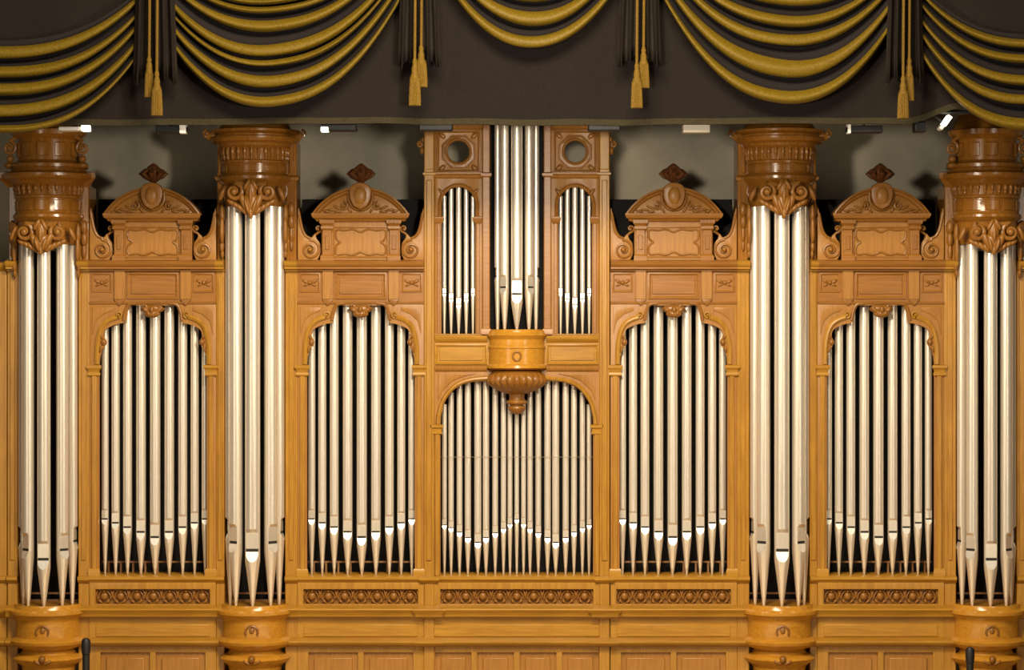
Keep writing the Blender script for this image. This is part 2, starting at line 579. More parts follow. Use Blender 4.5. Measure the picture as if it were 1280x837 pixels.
def make_bay(label, cx):
    root = thing('organ_case_bay', label, 'organ case', (cx, 0, 0), 0, 'arched bays of the organ case')
    hw = 0.79
    base_zone(root, hw, 2, 7, 0.715)
    zt = zz(379)
    # arch board
    half = smooth_path([(x, zz(y)) for x, y in ARCHX], 4)
    left = [(-0.682, zz(722)), (-0.682, zz(455)), (-0.672, zz(446))] + half
    hole = left + [(-x, z) for x, z in reversed(left)]
    ab = plate('arch_board', rect(-hw, hw, zz(722), zt), [hole], 0.0, 0.07, M['oakp'], root)
    # arch moulding follows the cusped head
    for s in (-1, 1):
        path = smooth_path([(-0.70, zz(455)), (-0.70, zz(438)), (-0.685, zz(424)), (-0.655, zz(412)), (-0.60, zz(403.5)), (-0.52, zz(398.5)), (-0.44, zz(396))], 5)
        if s > 0:
            path = [(-x, z) for x, z in path]
        m = MB().sweep(path, [(-0.03, 0), (-0.03, 0.02), (-0.01, 0.035), (0.012, 0.03), (0.03, 0.012), (0.03, 0)], 0.0)
        m.volute(s * 0.425, zz(393), -0.015, 0.05, hand=-s, turns=1.3, tr=0.013, a0=-pi / 2)
        m.build('arch_moulding', M['oak'], ab)
        m = MB()
        m.ell((s * 0.615, 0.0, zz(427.5)), (0.035, 0.035, 0.042))
        m.ell((s * 0.645, 0.0, zz(419.5)), (0.02, 0.03, 0.05), s * 0.5)
        m.ell((s * 0.648, 0.0, zz(436)), (0.018, 0.03, 0.05), s * -0.3)
        m.build('cusp_leaf', M['carve'], ab)
        path = smooth_path([(s * 0.365, zz(400)), (s * 0.345, zz(389)), (s * 0.30, zz(380.5)), (s * 0.20, zz(379))], 4)
        MB().tube([(x, -0.01, z) for x, z in path], 0.018, 8).build('shoulder_bead', M['carve'], ab)
        # spandrel field
        sp = [(s * 0.755, zz(384)), (s * 0.755, zz(418)), (s * 0.71, zz(401)), (s * 0.62, zz(392.5)), (s * 0.50, zz(388)), (s * 0.50, zz(384))]
        plate('spandrel_panel', sp, [], -0.012, 0.01, M['oakp'], ab, 0.005)
    # carved keystone hanging in the arch
    m = MB()
    m.ell((0, -0.02, zz(386)), (0.15, 0.05, 0.055))
    m.ell((0, -0.05, zz(392)), (0.10, 0.05, 0.05))
    for s in (-1, 1):
        m.ell((s * 0.085, -0.045, zz(387)), (0.03, 0.035, 0.06), s * 0.9)
        m.volute(s * 0.10, zz(384.5), -0.045, 0.04, hand=s, turns=1.2, tr=0.011)
        m.ell((s * 0.045, -0.07, zz(391.5)), (0.022, 0.03, 0.04), s * 0.4)
    m.ell((0, -0.08, zz(387)), (0.03, 0.04, 0.05))
    m.build('keystone_carving', M['carve'], root)
    # jamb colonnettes with capitals
    for s in (-1, 1):
        x0, x1 = sorted((s * 0.685, s * 0.775))
        c = MB().box(x0 + 0.015, x1 - 0.015, -0.022, 0.02, zz(719.5), zz(468)).build('jamb_strip', M['oak'], root, bevel=0.008)
        MB().mould(x0, x1, 0, [(0.02, zz(470)), (0.035, zz(468.5)), (0.035, zz(466.5)), (0.025, zz(465)), (0.028, zz(462)), (0.05, zz(459.5)), (0.05, zz(456.5)), (0.02, zz(455.5))]
                   ).build('jamb_capital', M['oakh'], c)
        MB().mould(x0, x1, 0, [(0.03, zz(719.5)), (0.03, zz(713)), (0.022, zz(711)), (0.015, zz(710))]).build('jamb_base', M['oakh'], c)
    # frieze above the arch
    zb, zt2 = zz(379), zz(337)
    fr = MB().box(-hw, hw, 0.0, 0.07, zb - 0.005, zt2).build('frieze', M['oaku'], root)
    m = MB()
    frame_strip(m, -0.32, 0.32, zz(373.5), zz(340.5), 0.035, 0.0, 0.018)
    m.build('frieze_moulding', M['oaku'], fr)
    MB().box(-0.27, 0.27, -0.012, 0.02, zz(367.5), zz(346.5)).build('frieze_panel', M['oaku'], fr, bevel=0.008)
    for s in (-1, 1):
        x0, x1 = sorted((s * 0.345, s * 0.48))
        p = MB().box(x0, x1, -0.03, 0.03, zz(374), zz(337)).build('pilaster_block', M['oakp'], fr, bevel=0.006)
        tip = [(x0 + 0.0, zz(374)), (x1, zz(374)), (x1 - 0.03, zz(379)), ((x0 + x1) / 2, zz(382)), (x0 + 0.03, zz(379))]
        plate('pilaster_drop', tip, [], -0.028, 0.02, M['carve'], p, 0.006)
        x0, x1 = sorted((s * 0.51, s * 0.765))
        m = MB()
        frame_strip(m, x0, x1, zz(365), zz(341), 0.025, 0.0, 0.014)
        m.build('side_moulding', M['oaku'], fr)
        xm = (x0 + x1) / 2
        m = MB()
        m.ell((xm, -0.005, zz(353)), (0.025, 0.025, 0.03))
        for q in (-1, 1):
            m.ell((xm + q * 0.055, -0.002, zz(351.5)), (0.02, 0.018, 0.045), q * 1.0)
            m.ell((xm + q * 0.05, -0.002, zz(356)), (0.016, 0.016, 0.035), q * 2.0)
        m.build('frieze_carving', M['carve'], fr)
    MB().mould(-hw, hw, 0, [(0.0, zz(380)), (0.018, zz(379.5)), (0.022, zz(377.5)), (0.0, zz(376.8))], ret=False).build('frieze_bead', M['oaku'], root)
    # main cornice
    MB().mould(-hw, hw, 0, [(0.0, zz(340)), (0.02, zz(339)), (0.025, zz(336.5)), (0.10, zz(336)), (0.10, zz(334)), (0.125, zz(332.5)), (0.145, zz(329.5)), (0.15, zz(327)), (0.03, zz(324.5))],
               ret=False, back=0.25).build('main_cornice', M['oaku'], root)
    # attic block
    at = MB().box(-0.49, 0.49, 0.0, 0.22, zz(326), zz(276)).build('attic_block', M['oakp'], root, bevel=0.006)
    c0, c1, d0, d1 = -0.31, 0.31, zz(318.5), zz(286.5)
    zc = (d0 + d1) / 2
    loop = []
    q = [(-0.31, d1 - 0.03), (-0.24, d1), (-0.06, d1), (0.0, d1 - 0.02)]
    top = [(-0.30, zc + 0.035), (-0.315, d1 - 0.05), (-0.29, d1 - 0.005), (-0.20, d1 - 0.012), (-0.09, d1), (0, d1 - 0.035)]
    topf = top + [(-x, z) for x, z in reversed(top[:-1])]
    botf = [(x, 2 * zc - z) for x, z in topf]
    leftnotch = (-0.255, zc)
    ring = topf + [(-leftnotch[0], zc)] + [(x, z) for x, z in reversed(botf)] + [leftnotch]
    rs = []
    n = len(ring)
    P = ring + ring[:3]
    for i in range(n):
        a, b, c, d = ring[(i - 1) % n], ring[i], ring[(i + 1) % n], ring[(i + 2) % n]
        for k in range(4):
            t = k / 4
            rs.append(tuple(0.5 * ((2 * b[j]) + (-a[j] + c[j]) * t + (2 * a[j] - 5 * b[j] + 4 * c[j] - d[j]) * t * t + (-a[j] + 3 * b[j] - 3 * c[j] + d[j]) * t ** 3) for j in (0, 1)))
    m = MB()
    tubepts = [(x, -0.004, z) for x, z in rs]
    m.tube(tubepts + tubepts[:2], 0.013, 8)
    m.build('cusped_moulding', M['carve'], at)
    m = MB()
    frame_strip(m, -0.345, 0.345, zz(322), zz(283), 0.02, 0.0, 0.012)
    m.build('attic_frame', M['oaku'], at)
    for s in (-1, 1):
        x0, x1 = sorted((s * 0.36, s * 0.475))
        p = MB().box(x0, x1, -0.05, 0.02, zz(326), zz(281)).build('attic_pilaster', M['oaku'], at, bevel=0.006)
        MB().mould(x0, x1, -0.05, [(0.0, zz(288)), (0.02, zz(286)), (0.02, zz(284)), (0.01, zz(282)), (0.035, zz(279)), (0.035, zz(275))]).build('pilaster_capital', M['carve'], p)
        MB().mould(x0, x1, -0.05, [(0.025, zz(326)), (0.025, zz(320)), (0.0, zz(317.5))]).build('pilaster_foot', M['oaku'], p)
        MB().box(x0 + 0.03, x1 - 0.03, -0.062, -0.04, zz(312), zz(294)).build('pilaster_drop', M['carve'], p, bevel=0.006)
    # segmental pediment
    R = ((0.60 ** 2) + 0.33 ** 2) / (2 * 0.33)
    zcent = zz(234) - R
    am = math.asin(0.60 / R)
    arc = [(R * sin(-am + 2 * am * k / 28), zcent + R * cos(-am + 2 * am * k / 28)) for k in range(29)]
    zpb = zz(276)
    body = [(-0.56, zpb), (0.56, zpb)] + [(x * 0.95, z - 0.02) for x, z in reversed(arc)]
    pd = plate('pediment', body, [], -0.03, 0.2, M['oakp'], root, 0.004)
    m = MB().sweep(arc, [(0, -0.2), (0, 0.10), (-0.02, 0.105), (-0.035, 0.07), (-0.055, 0.06), (-0.075, 0.03), (-0.075, -0.2)], 0.0)
    m.build('arched_cornice', M['oaku'], pd)
    MB().mould(-0.535, 0.535, -0.03, [(0.0, zz(277)), (0.02, zz(276)), (0.03, zz(274)), (0.06, zz(272.5)), (0.075, zz(269)), (0.075, zz(267)), (0.0, zz(266))], back=0.2).build('pediment_cornice', M['oaku'], pd)
    for s in (-1, 1):
        m = MB()
        m.volute(s * 0.21, zz(257.5), -0.045, 0.06, hand=s, turns=1.3, tr=0.015)
        for (dx, dz, a, l) in ((0.29, 259.5, 1.2, 0.06), (0.36, 262.5, 1.45, 0.06), (0.43, 264, 1.4, 0.045), (0.28, 264.5, 1.7, 0.05), (0.14, 262, 0.6, 0.05)):
            m.ell((s * dx, -0.035, zz(dz)), (0.018, 0.02, l), s * a)
        m.build('tympanum_carving', M['carve'], pd)
    # cartouche
    sh = smooth_path([(0, zz(262.5)), (-0.09, zz(257)), (-0.135, zz(245)), (-0.115, zz(233)), (0, zz(228.5)), (0.115, zz(233)), (0.135, zz(245)), (0.09, zz(257)), (0, zz(262.5))], 5)[:-1]
    ca = plate('cartouche', sh, [], -0.13, 0.0, M['oaku'], root, 0.02)
    m = MB()
    m.ell((0, -0.12, zz(245)), (0.085, 0.045, 0.115))
    m.build('shield_boss', M['oakp'], ca)
    m = MB()
    pts = [(0.15 * sin(a), -0.05, zz(246.5) - 0.16 * cos(a)) for a in [-1.9 + 3.8 * i / 20 for i in range(21)]]
    m.tube(pts, 0.02, 8)
    m.build('shield_rim', M['carve'], ca)
    # finial
    m = MB()
    zf = zz(217.5)
    m.lathe([(0.03, zz(231)), (0.05, zz(229)), (0.032, zz(227.5)), (0.06, zz(226)), (0.105, zz(221.5)), (0.085, zz(217)), (0.10, zz(213)), (0.07, zz(208)), (0.025, zz(204.5)), (0.004, zz(203.5))], 0, 0.05, 24)
    for a in [2 * pi * k / 8 for k in range(8)]:
        m.tube([(0.05 * cos(a), 0.05 + 0.05 * sin(a), zf - 0.07), (0.11 * cos(a), 0.05 + 0.11 * sin(a), zf - 0.03), (0.155 * cos(a), 0.05 + 0.155 * sin(a), zf + 0.005),
                (0.11 * cos(a), 0.05 + 0.11 * sin(a), zf + 0.04), (0.06 * cos(a), 0.05 + 0.06 * sin(a), zf + 0.075)], lambda t: 0.012 + 0.022 * sin(pi * t), 8)
    fi = m.build('finial', M['brown'], root)
    # scroll brackets beside the attic
    for s in (-1, 1):
        pts = smooth_path([(-0.79, zz(326)), (-0.79, zz(264)), (-0.765, zz(266)), (-0.745, zz(285)), (-0.69, zz(294)), (-0.62, zz(296.5)), (-0.575, zz(292)), (-0.555, zz(298)),
                           (-0.515, zz(304)), (-0.505, zz(315)), (-0.54, zz(324)), (-0.60, zz(326))], 4)
        if s > 0:
            pts = [(-x, z) for x, z in pts]
        sb = plate('scroll_bracket', pts, [], 0.0, 0.14, M['oakp'], root, 0.008)
        m = MB()
        tail = smooth_path([(s * 0.775, zz(266)), (s * 0.735, zz(286)), (s * 0.685, zz(295)), (s * 0.62, zz(298))], 4)
        m.volute(s * 0.63, zz(312), 0.0, 0.125, hand=s * 1, turns=1.7, tr=0.02, a0=pi / 2, tail=tail[:-1])
        m.build('scroll_volute', M['carve'], sb)
        m = MB()
        m.volute(s * 0.535, zz(285.5), 0.06, 0.055, hand=-s, turns=1.2, tr=0.016, a0=-pi / 2, tail=[(s * 0.60, zz(296)), (s * 0.565, zz(292.5))])
        m.build('scroll_curl', M['carve'], sb)
    # black screen behind the pipes, and the rail the feet stand behind
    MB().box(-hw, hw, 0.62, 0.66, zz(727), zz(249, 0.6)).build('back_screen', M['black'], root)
    m = MB()
    m.box(-0.70, 0.70, 0.40, 0.44, zz(703, .4), zz(701, .4))
    rk = m.build('rack_rail', M['rack'], root)
    for k in range(9):
        x = -0.62 + k * 0.155
        MB().box(x - 0.012, x + 0.012, 0.405, 0.435, zz(720), zz(703, .4)).build('rack_post', M['rack'], rk)
    return root


BX = [-4.55, -1.95, 1.96, 4.55]
BNAME = ['leftmost arched bay', 'arched bay left of centre', 'arched bay right of centre', 'rightmost arched bay']
bay = make_bay('carved oak case bay, segmental pediment, between the two left round towers', BX[0])
index_kids()
BL = ['', 'carved oak case bay with curved pediment, directly left of the tall central section',
      'carved oak case bay with curved pediment, directly right of the tall central section',
      'carved oak case bay with curved pediment, between the two right round towers']
for i in (1, 2, 3):
    c = copy_tree(bay)
    c.location = (BX[i], 0, 0)
    c['label'] = BL[i]

PB = [(-0.630, .046, 646), (-0.497, .052, 651), (-0.347, .057, 656.5), (-0.178, .062, 662.5), (0, .066, 669), (0.178, .062, 662.5), (0.347, .057, 656.5), (0.497, .052, 651), (0.630, .046, 646)]
YP = 0.2
zs = zz(719.5)
protos = {}
for i, bx in enumerate(BX):
    for k, (dx, r, ym) in enumerate(PB):
        lab = '%s silver organ pipe from the left in the %s' % (ORD[k], BNAME[i])
        top = [398, 380, 378, 368, 368, 368, 378, 380, 398][k]
        key = (r, ym)
        if key in protos:
            o = copy_tree(protos[key])
            o.location = (bx + dx, YP, zs)
            o['label'] = lab
            o['group'] = 'front pipes of the ' + BNAME[i]
        else:
            protos[key] = make_pipe(r, zz(ym + 3, YP) - zs, zz(top, YP) - zs, lab, 'front pipes of the ' + BNAME[i], (bx + dx, YP, zs))
            index_kids()


# ------------------------------------------------------------------ round towers
def pedestal(root, R, extra=0.0):
    """half-round base under a tower"""
    def z(py):
        return zz(py, -R)
    prof = [(R - .12, 0.0), (R - .10, 0.1), (R - .16, 0.25), (R - .14, 0.75), (R - .12, zz(850, -R)),
            (R - .10, z(838)), (R - .06, z(834)), (R - .015, z(830.5)), (R + .01, z(827)), (R - .02, z(823.5)), (R - .09, z(821)), (R - .12, z(816)),
            (R - .045, z(813.5)), (R - .01, z(811)), (R + .03, z(808)), (R + .04, z(804.5)), (R + .015, z(802)),
            (R - .03, z(800)), (R - .035, z(781)), (R - .028, z(778)), (R - .02, z(776.5)), (R + .015, z(773)), (R + .05, z(770)), (R + .05, z(766.5)),
            (R + .0, z(764)), (R - .015, z(761)), (R - .02, z(758.5)), (R - .05, zs_t + 0.001), (0.02, zs_t)]
    m = MB().lathe(prof, 0, 0.05, 64)
    p = m.build('pedestal', M['ped'], root, sharp=30)
    m = MB()
    pts = [(0.075 * cos(a), -R + 0.075, z(791) + 0.075 * sin(a)) for a in [pi * (-0.15) + pi * 1.3 * i / 18 for i in range(19)]]
    m.tube(pts, 0.014, 8)
    m.ell((0, -R + 0.085, z(789.5)), (0.035, 0.02, 0.04))
    m.build('wreath_carving', M['carve'], p)
    m = MB()
    m.ell((0, -R + 0.06, z(825)), (0.045, 0.05, 0.05))
    for s in (-1, 1):
        m.ell((s * 0.06, -R + 0.07, z(829)), (0.025, 0.03, 0.06), s * 1.1)
    m.build('boss', M['carve'], p)


zs_t = zz(758, -0.3)
RT = 0.435


def crown_carving(root, pc, ztop, zvol, ztip, R, w=0.21, rv=0.13):
    """two volutes and a pointed leaf mask in front of the pipe tops"""
    yv = -R + 0.015
    L_ = zvol - ztip
    for s in (-1, 1):
        m = MB()
        m.volute(s * w, zvol, yv, rv, hand=s, turns=1.45, tr=0.034, a0=pi / 2,
                 tail=smooth_path([(s * 0.02, zvol + rv * 0.25), (s * 0.08, zvol + rv * 0.72), (s * (w - 0.06), zvol + rv * 0.80)], 4)[:-1], bulge=0.05)
        m.ell((s * w, yv - 0.05, zvol), (0.045, 0.04, 0.045))
        m.ell((s * (w + rv + 0.03), yv + 0.09, zvol - 0.01), (0.035, 0.05, 0.10), s * -0.4)
        m.build('volute', M['carve'], pc)
        # leaf lobes running from below the volute to the tip
        m = MB()
        for t in (0, 0.25, 0.5, 0.75):
            x = (w + 0.04) * (1 - t) + 0.03 * t
            zq = (zvol - rv * 1.02) * (1 - t) + (ztip + L_ * 0.2) * t
            m.ell((s * x, yv + 0.03 * (1 - t), zq), (0.032, 0.035, 0.066), s * (1.0 - 0.5 * t))
        m.build('leaf_fringe', M['carve'], pc)
    m = MB()
    m.ell((0, yv - 0.03, zvol + 0.02), (0.075, 0.06, 0.14))
    m.ell((0, yv - 0.02, zvol - L_ * 0.42), (0.11, 0.055, L_ * 0.44))
    for s in (-1, 1):
        m.ell((s * 0.085, yv - 0.02, zvol - L_ * 0.40), (0.045, 0.045, L_ * 0.42), s * 0.4)
        m.ell((s * 0.045, yv - 0.06, zvol - L_ * 0.55), (0.026, 0.035, L_ * 0.33), s * 0.3)
        m.ell((s * 0.045, yv - 0.06, zvol + 0.09), (0.03, 0.035, 0.08), s * -0.5)
    m.ell((0, yv - 0.06, zvol - L_ * 0.1), (0.03, 0.04, L_ * 0.4))
    m.ell((0, yv - 0.045, ztip + L_ * 0.2), (0.034, 0.035, L_ * 0.22))
    m.build('leaf_mask', M['carve'], pc)


def make_tower(label, cx, tall, wl, wr):
    root = thing('organ_case_tower', label, 'organ case', (cx, 0, 0), 0, 'round towers of the organ case')
    pedestal(root, RT)
    # posts either side
    ptop = zz(176) if tall else zz(232)
    for s in (-1, 1):
        ow = wl if s < 0 else wr
        xc_ = s * (0.378 + ow) / 2
        x0, x1 = sorted((s * 0.378, s * ow))
        p = MB().box(x0, x1, 0.0, 0.6, 0, zz(327)).build('corner_post', M['oak'], root, bevel=0.012)
        up = MB().box(x0 + 0.012, x1 - 0.012, 0.02, 0.55, zz(328), ptop).build('upper_post', M['dark'], p, bevel=0.012)
        xm = (x0 + x1) / 2
        m = MB()
        zq = zz(262) if tall else zz(284)
        m.ell((xm, 0.0, zq), (0.05, 0.05, 0.09))
        m.ell((xm, 0.0, zq - 0.15), (0.042, 0.04, 0.09))
        m.ell((xm, 0.01, zq - 0.30), (0.03, 0.035, 0.10))
        m.ell((xm, 0.01, zq - 0.45), (0.022, 0.03, 0.07))
        m.build('post_drop_carving', M['carve'], p)
        if tall:
            MB().mould(x0 + 0.01, x1 - 0.01, 0.02, [(0.0, zz(226)), (0.02, zz(224)), (0.03, zz(221)), (0.0, zz(219))]).build('post_ring', M['dark'], p)
            MB().box(xm - 0.025, xm + 0.025, -0.005, 0.03, zz(216), zz(184)).build('post_tablet', M['dark'], p, bevel=0.008)
        MB().box(xc_ - 0.03, xc_ + 0.03, -0.015, 0.02, zz(700), zz(345)).build('post_fillet', M['oak'], p, bevel=0.008)
        MB().mould(x0, x1, 0, [(0.0, zz(728.5)), (0.03, zz(727)), (0.06, zz(724)), (0.06, zz(720.5)), (0.0, zz(719))], ret=False).build('post_sill', M['oakh'], p)
        MB().mould(x0, x1, 0, [(0.0, zz(340)), (0.02, zz(339)), (0.025, zz(336.5)), (0.10, zz(336)), (0.10, zz(334)), (0.125, zz(332.5)), (0.145, zz(329.5)), (0.15, zz(327)), (0.03, zz(324.5))], ret=False).build('post_cornice', M['oakh'], p)
        MB().mould(x0, x1, 0, [(-0.0, zz(773)), (0.02, zz(772)), (0.025, zz(769.5)), (0.10, zz(769)), (0.105, zz(766)), (0.135, zz(763)), (0.15, zz(760.5)), (0.14, zz(759)), (0.02, zz(756))], ret=False).build('post_base_cornice', M['oakh'], p)
        MB().mould(x0, x1, 0, [(0.0, zz(808)), (0.02, zz(807)), (0.025, zz(804.5)), (0.11, zz(804)), (0.13, zz(801.5)), (0.13, zz(799)), (0.0, zz(796))], ret=False).build('post_ledge', M['oakh'], p)
        # carved console hanging inside the post, at the pipe tops
        zt = zz(258) if tall else zz(282)
        m = MB()
        xi = s * 0.395
        m.ell((xi, -0.10, zt - 0.10), (0.035, 0.05, 0.13))
        m.ell((xi - s * 0.0, -0.13, zt - 0.30), (0.032, 0.05, 0.17))
        m.ell((xi + s * 0.005, -0.09, zt - 0.50), (0.028, 0.04, 0.08))
        m.ell((xi, -0.08, zt - 0.60), (0.022, 0.04, 0.05))
        m.build('carved_console', M['carve'], p)
    R = 0.44
    if tall:
        z = lambda py: zz(py, -R)
        prof = [(0.02, z(256)), (R - .07, z(256)), (R - .06, z(250)), (R - .03, z(236)), (R - .045, z(228)), (R - .01, z(225)), (R + .01, z(222)), (R + .01, z(218.5)), (R - .02, z(216)),
                (R - .035, z(214)), (R - .035, z(203)), (R - .015, z(202)), (R - .01, z(199.5)), (R - .03, z(198)), (R - .035, z(184)), (R - .01, z(182)), (R + .02, z(180.5)), (R + .04, z(177.5)),
                (R + .10, z(175)), (R + .12, z(172)), (R + .12, z(169.5)), (R + .06, z(168)), (R + .06, z(166)), (R + .13, z(163)), (R + .13, z(160)), (R + .02, z(158)), (R - .02, z(152)), (R - .02, z(120)), (0.02, z(120))]
        zmod = (z(199), z(181))
        zvol, ztip, rv = z(239.5), z(273), 0.128
    else:
        z = lambda py: zz(py, -R)
        prof = [(0.02, z(304)), (R - .07, z(304)), (R - .06, z(298)), (R - .045, z(281)), (R - .05, z(276)), (R - .02, z(273)), (R + .0, z(270)), (R + .0, z(267)), (R - .025, z(265)), (R - .035, z(263)),
                (R - .035, z(247)), (R - .015, z(246)), (R - .01, z(243.5)), (R - .025, z(242)), (R - .03, z(231)), (R + .0, z(229)), (R + .03, z(226.5)), (R + .05, z(224.5)), (R + .12, z(221.5)), (R + .14, z(219)), (R + .14, z(215.5)),
                (R + .04, z(212)), (R + .02, z(209)), (R + .05, z(207)), (R + .05, z(203)), (R - .02, z(200)), (R - .05, z(198)), (R - .055, z(172)), (R - .03, z(170)), (R + .02, z(166)), (R + .03, z(160)), (R - .02, z(158)), (R - .1, z(140)), (0.02, z(138))]
        zmod = (z(242), z(229))
        zvol, ztip, rv = z(290), z(318), 0.125
    cr = MB().lathe(prof, 0, 0.05, 72).build('crown', M['dark'], root, sharp=28)
    # modillions under the cornice
    zb, ztp = zmod
    n = 15
    for k in range(n):
        a = radians(-84 + 168 * k / (n - 1))
        m = MB()
        rr = R - 0.03
        h = ztp - zb
        m.ell((0, -rr, ztp - h * 0.35), (0.026, 0.035, h * 0.38))
        m.ell((0, -rr, ztp - h * 0.75), (0.018, 0.025, h * 0.24))
        m.build('modillion', M['dark'], cr, loc=(0, 0.05, 0), rotz=a)
    if tall:
        for (s, px) in ((-1, 0), (1, 0)):
            m = MB()
            m.volute(s * 0.59, zz(168), -0.05, 0.06, hand=-s, turns=1.2, tr=0.016)
            m.ell((s * 0.53, -0.03, zz(170)), (0.07, 0.06, 0.035))
            m.build('corner_acanthus', M['dark'], cr)
            m = MB()
            m.mould(*(sorted((s * 0.375, s * 0.512))), 0, [(0.0, zz(180)), (0.03, zz(178)), (0.08, zz(174)), (0.08, zz(168)), (0.0, zz(166))], back=0.2)
            m.build('post_capital', M['dark'], cr)
    else:
        for s in (-1, 1):
            m = MB()
            m.volute(s * 0.455, zz(186), -0.12, 0.095, hand=s, turns=1.6, tr=0.024, bulge=0.03,
                     tail=[(s * 0.36, zz(172)), (s * 0.41, zz(174.5))])
            m.ell((s * 0.45, -0.12, zz(199.5)), (0.05, 0.06, 0.05))
            m.ell((s * 0.45, -0.12, zz(207.5)), (0.075, 0.08, 0.045))
            m.build('crown_scroll', M['carve'], cr)
            m = MB()
            m.mould(*(sorted((s * 0.375, s * 0.512))), 0, [(0.0, zz(234)), (0.03, zz(230)), (0.09, zz(223)), (0.09, zz(216)), (0.0, zz(214))], back=0.2)
            m.build('post_capital', M['dark'], cr)
        # raised panels round the upper tier
        for k in range(5):
            a = radians(-64 + 32 * k)
            rr = R - 0.052
            m = MB()
            rows = []
            for i in range(7):
                b = (-0.17 + 0.34 * i / 6)
                rows.append([((rr + e) * sin(b), -(rr + e) * cos(b), q) for e, q in ((0, z(176)), (0.015, z(177)), (0.015, z(193)), (0, z(194)))])
            m.grid(rows, closed_v=True, cap=True)
            m.build('curved_panel', M['dark'], cr, loc=(0, 0.05, 0), rotz=a)
    crown_carving(root, cr, 0, zvol, ztip, R, 0.205, rv)
    # curved panels on the drum between the fillets
    za, zc_ = (z(213), z(204)) if tall else (z(262), z(248.5))
    for k in range(5):
        a = radians(-66 + 33 * k)
        rr = R - 0.036
        rows = []
        for i in range(7):
            b = (-0.22 + 0.44 * i / 6)
            rows.append([((rr + e) * sin(b), -(rr + e) * cos(b), q) for e, q in ((-.005, za - .005), (0.012, za + .008), (0.012, zc_ - .008), (-.005, zc_ + .005))])
        MB().grid(rows, closed_v=True, cap=True).build('drum_panel', M['dark'], cr, loc=(0, 0.05, 0), rotz=a)
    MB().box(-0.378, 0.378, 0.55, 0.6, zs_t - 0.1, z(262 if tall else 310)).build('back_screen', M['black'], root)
    m = MB()
    for py in (742, 751):
        m.box(-0.37, 0.37, 0.28 + (py - 742) * .002, 0.31 + (py - 742) * .002, zz(py, .3), zz(py - 2.2, .3))
    m.build('rack_rail', M['rack'], root)
    return root


TX = [-5.86, -3.275, 3.285, 5.87]
TNAME = ['leftmost round tower', 'round tower left of centre', 'round tower right of centre', 'rightmost round tower']
TL = ['carved round oak tower with scrolled top tier at the far left of the organ',
      'round oak tower with wide top cornice, between the two left arched bays',
      'round oak tower with wide top cornice, between the two right arched bays',
      'carved round oak tower with scrolled top tier at the far right of the organ']
make_tower(TL[0], TX[0], False, 0.51, 0.52)
make_tower(TL[1], TX[1], True, 0.485, 0.535)
make_tower(TL[2], TX[2], True, 0.535, 0.475)
make_tower(TL[3], TX[3], False, 0.53, 0.51)

RP = 0.31
PT = {  # angle, radius, mouth py
    False: [(-80, .066, 676), (-43, .075, 687), (0, .082, 699), (43, .075, 687), (80, .066, 676)],
    True: [(-80, .066, 665), (-44, .082, 678), (0, .094, 688), (44, .082, 678), (80, .066, 665)],
}
for i, tx in enumerate(TX):
    tall = i in (1, 2)
    R = 0.44
    ztop = zz(256 if tall else 304, -R) - 0.003
    for k, (ang, r, ym) in enumerate(PT[tall]):
        a = radians(ang)
        rp = RP if r < .09 else 0.30
        loc = (tx + rp * sin(a), 0.05 - rp * cos(a), zs_t)
        lab = '%s silver organ pipe from the left in the %s' % (ORD[k], TNAME[i])
        key = ('t', tall, r, ym)
        g = 'front pipes of the ' + TNAME[i]
        if key in protos:
            o = copy_tree(protos[key])
            o.location = loc
            o.rotation_euler = (0, 0, a)
            o['label'] = lab
            o['group'] = g
        else:
            yy = loc[1]
            protos[key] = make_pipe(r, zz(ym + 1, yy) - zs_t, ztop - zs_t, lab, g, loc, a, toe=0.02)
            index_kids()

